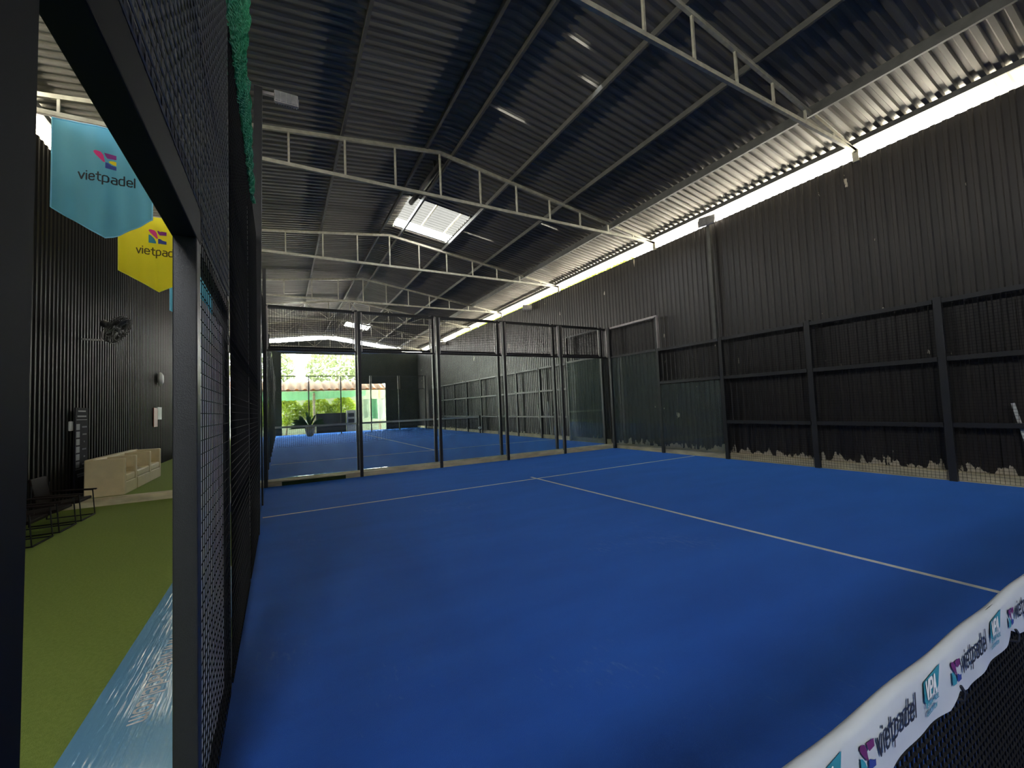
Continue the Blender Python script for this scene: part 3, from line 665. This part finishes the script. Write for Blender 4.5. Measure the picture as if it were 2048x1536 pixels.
t1, tw1 = strokes('VIETNAM PADEL', 0.011, 0.2, 0.86); t2, tw2 = strokes('ASSOCIATION', 0.011, 0.2, 0.86)
for k in range(-2, 12):
    x = X0 + PER * k
    for n in ('logo_pink', 'logo_purple', 'logo_blue', 'logo_cyan'): bput([LOGO[n]], 'logo_shape', M[NETC[n]], x, 0.806, 0.056)
    bput(word, 'lettering', M['black_ink'], x + 0.07, 0.815)
    bput([[(0, .0), (.01, -.010), (.028, .003), (.05, -.003), (.064, .005), (.074, .04), (.02, .034), (0.0, .032)]], 'emblem', M['teal'], x + 0.318, 0.829, 1.35)
    bput(vpa, 'emblem_lettering', M['white'], x + 0.328, 0.831, 0.78, 0.004)
    bput(t1, 'lettering', M['teal'], x + 0.325, 0.808); bput(t2, 'lettering', M['teal'], x + 0.33, 0.788)
ties = MB()
for k in range(-2, 15):
    x = X0 + PER * k + 0.05
    MB().tube([(x, NY - 0.018, 0.79), (x + 0.006, NY - 0.022, 0.775), (x + 0.004, NY - 0.02, 0.755), (x - 0.004, NY, 0.75)], 0.004, 5).build('tie', M['black'], net)
MB().tube([(0.0, NY, 0.893), (10.0, NY, 0.873)], 0.005, 6).build('net_cable', M['black'], net)
MB().box(4.975, 5.025, NY - 0.004, NY + 0.004, 0.0, 0.78).build('centre_strap', M['white'], net)

# far net
fn = thing('padel_net', 'distant net with plain white band across the far court', 'net', (5, 20.45, 0.115))
me = MB()
for i in range(122): x = 0.1 + i * 0.08; me.tube([(x, 20.45, 0.13), (x, 20.45, 0.99)], 0.0055, 3, False)
for j in range(14): me.tube([(0.1, 20.45, 0.14 + j * 0.065), (9.82, 20.45, 0.14 + j * 0.065)], 0.0055, 3, False)
me.build('netting', M['wire'], fn)
MB().box(0.1, 9.84, 20.43, 20.47, 0.97, 1.06).build('top_band', M['white'], fn, bevel=0.01)
np_ = thing('net_post', 'dark far net post with pale winder by the right wall', 'net post', (9.9, 20.45, 0.115))
MB().box(9.85, 9.93, 20.41, 20.49, 0.115, 1.1).build('post', M['black'], np_)
MB().lathe([(0.02, -0.06), (0.09, -0.04), (0.11, 0.02), (0.05, 0.07)], (9.86, 20.36, 0.42), 12).build('winder', M['white'], np_, smooth=True)

# ------------------------------------------------------------------ walkway furniture
def armchair(name, label, y0, y1, arms, z=0.115, x0=-2.99, x1=-2.4):
    t = thing(name, label, 'sofa', (x0, y0, z), 'cream lounge seats')
    MB().box(x0 + 0.1, x1, y0 + 0.02, y1 - 0.02, z, z + 0.24).build('base', M['cream'], t, bevel=0.015)
    MB().box(x0, x0 + 0.14, y0, y1, z, z + 0.73).build('backrest', M['cream'], t, bevel=0.02)
    ys = sorted(arms)
    for a in ys: MB().box(x0 + 0.002, x1 + 0.002, a - 0.006, a + 0.114, z + 0.001, z + 0.72).build('armrest', M['cream'], t, bevel=0.02)
    lo = [y0] + [a + 0.125 for a in ys]; hi = [a - 0.005 for a in ys] + [y1]
    for a, c in zip(lo, hi):
        if c - a > 0.2: MB().box(x0 + 0.14, x1 - 0.005, a, c, z + 0.24, z + 0.39).build('seat_cushion', M['cream'], t, bevel=0.03)
    return t
armchair('armchair', 'single cream armchair nearest, its square side panel facing the camera', 10.45, 11.3, (10.45, 11.18))
armchair('sofa', 'longer cream sofa of two seats behind the single armchair', 11.33, 13.35, (12.3, 13.23))

def dark_chair(loc, label):
    x, y, z = loc
    t = thing('lounge_chair', label, 'chair', loc, 'dark chairs along the left wall')
    for s in (0.0, 0.56):
        MB().tube([(x + 0.02, y + s, z + 0.62), (x + 0.0, y + s, z + 0.012), (x + 0.58, y + s, z + 0.012), (x + 0.55, y + s, z + 0.42), (x + 0.05, y + s, z + 0.45)], 0.012, 6).build('sled_leg', M['matte_black'], t, smooth=True)
        MB().bar((x + 0.04, y + s, z + 0.455), (x + 0.6, y + s, z + 0.43), 0.045, 0.022).build('armrest', M['brown'], t, bevel=0.005)
    MB().tube([(x + 0.58, y, z + 0.012), (x + 0.58, y + 0.56, z + 0.012)], 0.012, 6).build('foot_bar', M['matte_black'], t)
    k = MB(); k.bar((x + 0.04, y + 0.28, z + 0.27), (x + 0.55, y + 0.28, z + 0.31), 0.5, 0.045); k.build('seat', M['brown'], t, bevel=0.012)
    k = MB(); k.bar((x + 0.05, y + 0.28, z + 0.29), (x - 0.02, y + 0.28, z + 0.72), 0.5, 0.04, up=(1, 0, 0)); k.build('backrest', M['brown'], t, bevel=0.012)
    return t
ch0 = dark_chair((-3.06, 8.66, 0), 'dark sled-legged chair closest to the cream armchair')
for i, y in enumerate((7.9, 7.14, 6.38)):
    copy_tree(ch0, (-3.06, y, 0), ['dark sled-legged chair second from the cream armchair', 'dark sled-legged chair third from the cream armchair', 'dark sled-legged chair at the left picture edge'][i])

rs = thing('information_stand', 'tall dark standing sign with a column of pale tiles by the armchair', 'sign', (-3.1, 10.9, 0.115))
MB().box(-3.13, -3.09, 10.4, 11.05, 0.115, 0.17).build('base', M['black'], rs)
MB().box(-3.12, -3.105, 10.42, 11.03, 0.16, 1.86).build('panel', mat('navy_sign_print', rgb(20, 18, 30), 0.8, spec=0.1), rs)
gm = mat('grey_sign_print', rgb(92, 92, 104), 0.6)
for k in range(6): MB().box(-3.105, -3.102, 10.46, 10.62, 1.43 - k * 0.145, 1.545 - k * 0.145).build('tile', gm, rs)
for k in range(6):
    b = MB(); w = [0.26, 0.2, 0.06, 0.22, 0.08, 0.22][k]
    for j in range(int(w / 0.04)): b.box(-3.105, -3.103, 10.86 - w / 2 + j * 0.04, 10.885 - w / 2 + j * 0.04, 1.47 - k * 0.145, 1.5 - k * 0.145)
    if b.v: b.build('lettering', gm, rs)
for (z, w) in ((1.78, 0.36), (1.68, 0.42), (1.62, 0.5), (0.67, 0.56), (0.56, 0.4), (0.52, 0.36)):
    MB().box(-3.105, -3.103, 10.72 - w / 2, 10.72 + w / 2, z, z + (0.012 if w >= 0.5 else 0.028)).build('lettering', gm, rs)

fan = thing('wall_fan', 'black round fan on an arm from the left wall', 'fan', (-3.2, 10.9, 3.25))
MB().bar((-3.19, 10.9, 3.25), (-2.86, 10.9, 3.24), 0.03, 0.03).build('bracket_arm', M['galv'], fan)
MB().tube([(-2.88, 10.9, 3.24), (-2.87, 10.9, 3.42)], 0.022, 8).build('swivel', M['lamp_grey'], fan)
nrm = Vector((0.86, -0.1, -0.5)).normalized(); cen = Vector((-2.64, 10.9, 3.47))
MB().tube([cen - nrm * 0.3, cen - nrm * 0.27, cen - nrm * 0.08], [0.045, 0.075, 0.07], 14).build('motor', M['black'], fan, smooth=True)
e1 = nrm.cross(Vector((0, 1, 0))).normalized(); e2 = nrm.cross(e1)
cg = MB()
for s, R in ((-0.07, 0.29), (0.0, 0.31), (0.07, 0.29), (-0.075, 0.2), (0.085, 0.2), (0.09, 0.1)):
    cg.tube([cen + nrm * s + (e1 * math.cos(a) + e2 * math.sin(a)) * R for a in [i * math.pi / 16 for i in range(33)]], 0.005, 4, False)
for i in range(56):
    a = i * math.pi / 28; u = e1 * math.cos(a) + e2 * math.sin(a)
    cg.tube([cen + nrm * 0.09 + u * 0.06, cen + nrm * 0.085 + u * 0.2, cen + nrm * 0.06 + u * 0.3, cen - nrm * 0.06 + u * 0.3, cen - nrm * 0.075 + u * 0.2, cen - nrm * 0.08 + u * 0.06], 0.0035, 3, False)
cg.build('guard', mat('fan_guard', rgb(34, 32, 31), 0.5, 0.2), fan)
for i in range(3):
    a = i * 2.094; u = e1 * math.cos(a) + e2 * math.sin(a); w_ = nrm.cross(u)
    k = MB(); pts = [u * 0.05 - w_ * 0.03, u * 0.16 - w_ * 0.09, u * 0.26 - w_ * 0.06, u * 0.27 + w_ * 0.05, u * 0.15 + w_ * 0.06, u * 0.05 + w_ * 0.03]
    k.poly([cen + p + nrm * (0.015 * (1 if j < 3 else -1)) for j, p in enumerate(pts)]); k.poly([cen + p + nrm * (0.015 * (1 if j < 3 else -1) - 0.006) for j, p in enumerate(pts)], flip=True)
    k.build('blade', M['black'], fan)
MB().tube([cen - nrm * 0.02, cen + nrm * 0.06], 0.05, 12).build('hub', M['black'], fan)
wl_ = thing('wall_lamp', 'white oval bulkhead lamp high on the left wall', 'lamp', (-3.17, 16.9, 2.9))
MB().lathe([(0.02, -0.05), (0.1, -0.04), (0.13, 0.0)], (-3.12, 16.9, 2.9), 16, 'x').xform(Matrix.Translation((-3.12, 16.9, 2.9)) @ Matrix.Diagonal((1, 1, 1.7, 1)) @ Matrix.Translation((3.12, -16.9, -2.9))).build('base', M['lamp_grey'], wl_)
MB().lathe([(0.13, 0.0), (0.12, 0.05), (0.08, 0.09), (0.01, 0.1)], (-3.12, 16.9, 2.9), 16, 'x').xform(Matrix.Translation((-3.12, 16.9, 2.9)) @ Matrix.Diagonal((1, 1, 1.7, 1)) @ Matrix.Translation((3.12, -16.9, -2.9))).build('diffuser', M['white'], wl_, smooth=True)
nb = thing('notice_board', 'red and white fire notice on the left wall', 'notice', (-3.17, 16.9, 1.6))
MB().box(-3.17, -3.15, 16.35, 16.8, 1.35, 1.95).build('red_board', mat('red_board', rgb(140, 40, 40), 0.5), nb)
MB().box(-3.17, -3.145, 16.82, 17.3, 1.58, 1.98).build('white_board', M['white'], nb)
tag(MB().box(-3.175, -3.14, 10.33, 10.45, 1.42, 1.6).build('wall_switch', M['white'], bevel=0.01), 'small white switch box on the left wall beside the dark sign', 'switch')
sc = thing('scooter', 'small red scooter parked far down the walkway', 'scooter', (-2.9, 22.5, 0.115))
redm = mat('red_bodywork', rgb(150, 30, 40), 0.35)
for y in (21.8, 22.9): MB().lathe([(0.12, -0.05), (0.25, -0.05), (0.28, 0), (0.25, 0.05), (0.12, 0.05)], (-2.75, y, 0.395), 18, 'x').build('wheel', M['black'], sc, smooth=True)
b = MB(); b.bar((-2.75, 21.9, 0.5), (-2.75, 22.6, 0.45), 0.25, 0.12); b.bar((-2.75, 22.3, 0.5), (-2.75, 23.0, 0.72), 0.28, 0.2); b.bar((-2.75, 21.85, 0.45), (-2.75, 22.05, 1.0), 0.22, 0.1, up=(0, 1, 0))
b.build('body', redm, sc, bevel=0.03)
MB().bar((-2.75, 22.25, 0.85), (-2.75, 22.95, 0.87), 0.26, 0.1).build('seat', M['black'], sc, bevel=0.03)
MB().tube([(-3.05, 22.05, 1.08), (-2.75, 22.0, 1.03), (-2.45, 22.05, 1.08)], 0.018, 6).build('handlebar', M['lamp_grey'], sc)
tag(MB().box(-3.0, -1.6, 19.4, 19.6, 0.115, 0.42).build('low_wall', mat('grey_block', rgb(70, 70, 72), 0.8, noise=0.3)), 'low dark block wall behind the cream sofa', 'low wall')

# loose stick at the right wall; far pair: reflections modelled as white tubes
for p, q, l in (((10.13, 1.30, 1.27), (10.13, 1.12, 0.15), 'thin white stick leaning on the right wall at the picture edge'),
                ((10.14, 14.83, 1.55), (10.14, 14.62, 0.26), 'left one of two white reflections shaped as tubes by the far right wall'),
                ((10.14, 14.05, 1.66), (10.14, 13.9, 0.26), 'right one of two white reflections shaped as tubes by the far right wall')):
    tag(MB().tube([p, q], 0.022, 8).build('stick_or_reflection', M['white']), l, 'stick')

# ------------------------------------------------------------------ outside the far gable
hut = thing('tiled_hut', 'open hut with pale orange tiled roof beyond the far gable', 'building', (3, 34.5, 0))
tm = mat('orange_clay_tile', rgb(226, 140, 62), 0.8, noise=0.3, nscale=(3, 3, 3)); tb = mat('sun_bleached_tile', rgb(205, 170, 140), 0.8, noise=0.2, nscale=(3, 3, 3))
b = MB(); n = 120
ex = lambda i: -3.2 + (8.0 + 3.2) * i / n
def wave(i): return 0.085 * math.sin(i * 2 * math.pi / 6)
rows = [(34.5, 3.38), (35.2, 3.62), (35.9, 3.84), (36.6, 4.06), (37.4, 4.26)]
for i in range(n + 1):
    for (y, z) in rows: b.v.append((ex(i) * 1.0, y, z + wave(i)))
for i in range(n):
    for j in range(len(rows) - 1): k = i * len(rows) + j; b.f.append([k, k + 1, k + len(rows) + 1, k + len(rows)])
b.build('roof', tb, hut, smooth=True)
b = MB()
for i in range(n):
    b.poly([(ex(i), 34.49, 3.3), (ex(i + 1), 34.49, 3.3), (ex(i + 1), 34.49, 3.39 + wave(i + 1)), (ex(i), 34.49, 3.39 + wave(i))])
    b.poly([(ex(i), 34.49, 3.3), (ex(i), 35.2, 3.5), (ex(i + 1), 35.2, 3.5), (ex(i + 1), 34.49, 3.3)])
b.build('eave_tiles', tm, hut)
for x in (-2.6, 2.6, 7.5): MB().box(x - 0.08, x + 0.08, 34.75, 34.91, -0.1, 3.42).build('post', M['kerb'], hut)
b = MB(); n = 70
for i in range(n + 1):
    x = -3.2 + 9.6 * i / n; w = 0.03 * math.sin(i * 2.1); dx = 0.25 * max(0, (x - 2) / 5)
    b.v += [(x, 34.7, 3.27 + w), (x, 34.95, 2.62 + dx + w)]
for i in range(n): b.f.append([2 * i, 2 * i + 1, 2 * i + 3, 2 * i + 2])
tag(b.build('awning', translucent_mat('green_awning_sheet', rgb(120, 178, 134), 0.45)), 'pale green corrugated awning sheet under the tiled eave', 'awning')

def foliage(name, label, cat, centre, rad, n, leaf, m, group=None, trunk=None):
    t = thing(name, label, cat, (centre[0], centre[1], trunk[1] if trunk else centre[2] - rad[2]), group); b = MB()
    for _ in range(n):
        while True:
            p = Vector((random.uniform(-1, 1), random.uniform(-1, 1), random.uniform(-1, 1)))
            if p.length < 1: break
        p = p.normalized() * (p.length ** 0.5)
        c = Vector(centre) + Vector((p.x * rad[0], p.y * rad[1], p.z * rad[2]))
        d = Vector((random.gauss(0, 1), random.gauss(0, 1), random.gauss(0, .7))).normalized(); e = d.cross(Vector((random.random(), random.random(), 1))).normalized()
        L = leaf * random.uniform(.6, 1.3)
        b.poly([c - d * L, c + e * L * .3, c + d * L, c - e * L * .3])
    b.build('foliage', m, t)
    if trunk: MB().tube([(centre[0], centre[1], trunk[1]), (centre[0] + 0.1, centre[1], (trunk[1] + centre[2]) / 2), (centre[0], centre[1], centre[2])], [trunk[0], trunk[0] * .8, trunk[0] * .5], 8).build('stem', mat('bark', rgb(96, 80, 60), 0.9, noise=0.3), t)
    return t
shade_canopy = MB(); k = 0
for (y, z) in ((33.14, 5.93), (39.0, 6.68)): shade_canopy.v += [(-5, y, z), (12, y, z), (12, y, z + 0.05), (-5, y, z + 0.05)]
shade_canopy.f += [[0, 1, 5, 4], [2, 3, 7, 6], [1, 2, 6, 5], [3, 0, 4, 7], [3, 2, 1, 0], [4, 5, 6, 7]]
struct(shade_canopy.build('ceiling', M['purlin']))  # not hall roof: added canopy, out of view, shading the hut
lg = translucent_mat('lime_leaf', rgb(158, 178, 52), 0.4); dg = translucent_mat('dark_leaf', rgb(50, 78, 48), 0.3); pg = translucent_mat('pale_leaf', rgb(112, 122, 84), 0.4)
for i, (x, r) in enumerate(((0.7, 0.95), (2.85, 0.9), (4.85, 0.85))):
    foliage('bamboo_shrub', ['lime green shrub at the left under the awning', 'lime green shrub in the middle under the awning', 'lime green shrub at the right under the awning'][i], 'shrub', (x, 36.2, 1.8), (r * 1.2, 0.6, 1.1), 1500, 0.17, lg, 'lime shrubs behind the hut', (0.05, -0.1))
for i, (x, y, z, rx, rz) in enumerate(((-1.2, 44, 5.8, 2.9, 2.6), (5.3, 44, 5.8, 2.9, 2.6))):
    foliage('tree', ['bleached pale tree above the tiled roof, left', 'bleached pale tree above the tiled roof, right'][i], 'tree', (x, y, z), (rx, 1.5, rz), 2600, 0.3, pg, 'trees beyond the far gable', (0.15, -0.1))
for i, (y, z) in enumerate(((14.3, 7.6), (19.2, 7.4), (24.1, 7.5), (29, 7.3))):
    foliage('tree', 'sunlit tree glimpsed through the right eave slot, ' + ORD[i] + ' from the near side', 'tree', (13.4, y, z), (1.1, 2.1, 1.5), 1800, 0.26, lg, 'trees outside the right wall', (0.12, -0.1))
struct(MB().box(11.2, 16, 8, 32, -0.2, -0.1).build('floor', mat('outdoor_earth', rgb(120, 110, 90), 0.9, noise=0.3)))
pp = thing('potted_plant', 'leafy plant in a pale pot inside the far end of the far court', 'plant', (1.55, 29.6, 0.115))
MB().lathe([(0.14, 0), (0.2, 0.06), (0.3, 0.4), (0.34, 0.62), (0.3, 0.63), (0.27, 0.5)], (2.0, 29.7, 0.115), 16).build('pot', M['kerb'], pp, smooth=True)
b = MB()
for i in range(46):
    a = random.uniform(0, 6.28); L = random.uniform(0.5, 1.0); el = random.uniform(0.1, 1.2); p = Vector((2.0, 29.7, 0.68))
    d = Vector((math.cos(a) * math.cos(el) - 0.3, math.sin(a) * math.cos(el) * .5, math.sin(el))).normalized(); q = p + d * L; s = d.cross(Vector((0, 0, 1))).normalized() * 0.06
    tip = q + d * L * 0.35 - Vector((0, 0, 0.25 * L)); b.poly([p, (p + q) / 2 + s, q + s * .8, tip]); b.poly([p, tip, q - s * .8, (p + q) / 2 - s])
b.build('leaves', dg, pp)
wm_ = [translucent_mat('pale_cloth', rgb(196, 208, 190), 0.6), translucent_mat('mint_cloth', rgb(150, 190, 160), 0.6), translucent_mat('white_cloth', rgb(214, 216, 210), 0.6)]
rk = thing('towel_rail', 'thin rail with cloths at the right end of the far opening', 'rail', (6.7, 33.6, 2.5))
MB().tube([(5.75, 33.6, 2.52), (7.75, 33.6, 2.52)], 0.015, 6).build('bar', M['galv'], rk)
MB().tube([(5.8, 33.6, -0.1), (5.8, 33.6, 2.52)], 0.015, 6).build('leg', M['galv'], rk)
MB().tube([(7.72, 33.6, -0.1), (7.72, 33.6, 2.52)], 0.015, 6).build('leg', M['galv'], rk)
for i, x in enumerate((6.0, 6.6, 7.15)):
    b = MB()
    for sgn in (-1, 1):
        k = len(b.v)
        for a in range(9):
            for c in range(7):
                b.v.append((x + 0.45 * a / 8 + 0.05 * c / 6 * (1 if i == 1 else -.4), 33.6 + sgn * 0.016 + 0.03 * math.sin(a * 1.7 + i) * c / 6, 2.53 - (1.45 + 0.1 * i) * c / 6))
        for a in range(8):
            for c in range(6): b.f.append([k + a * 7 + c, k + a * 7 + c + 1, k + (a + 1) * 7 + c + 1, k + (a + 1) * 7 + c])
    tag(b.build('hanging_cloth', wm_[i], smooth=True), ['pale cloth hanging leftmost on the far rail', 'mint cloth hanging in the middle of the far rail', 'white cloth hanging rightmost on the far rail'][i], 'cloth', 'cloths on the far rail')
cab = thing('cabinet', 'pale outdoor cabinet beyond the far opening under the awning', 'cabinet', (5.2, 34.2, -0.1))
MB().box(4.85, 5.75, 34.2, 34.6, -0.1, 1.72).build('body', M['lamp_grey'], cab)
for z in (0.75, 1.2): MB().box(4.95, 5.4, 34.185, 34.199, z, z + 0.3).build('door', M['black'], cab)
tag(MB().box(2.7, 4.8, 34.3, 34.7, -0.1, 1.55).build('low_wall', mat('dark_hedge_block', rgb(44, 44, 46), 0.9, noise=0.4, nscale=(6, 6, 6), bump=0.5)), 'dark low wall beside the outdoor cabinet beyond the far opening', 'low wall')
hs = thing('neighbour_house', 'grey green house wall seen behind the shrubs beyond the far gable', 'building', (3, 39, -0.1))
MB().box(-4, 9, 39, 39.3, -0.1, 3.6).build('wall', mat('sage_wall', rgb(130, 142, 120), 0.9, noise=0.2), hs)
MB().box(1.8, 2.6, 38.97, 39.0, 0.8, 1.9).build('window', M['lamp_glass'], hs)
tag(MB().box(11.5, 12.2, -13.0, 1.7, -0.2, 8.5).build('neighbour_wall', mat('beige_facade', rgb(200, 188, 160), 0.85, noise=0.1)), 'beige neighbouring wall glimpsed through the slot at the upper right corner', 'building')
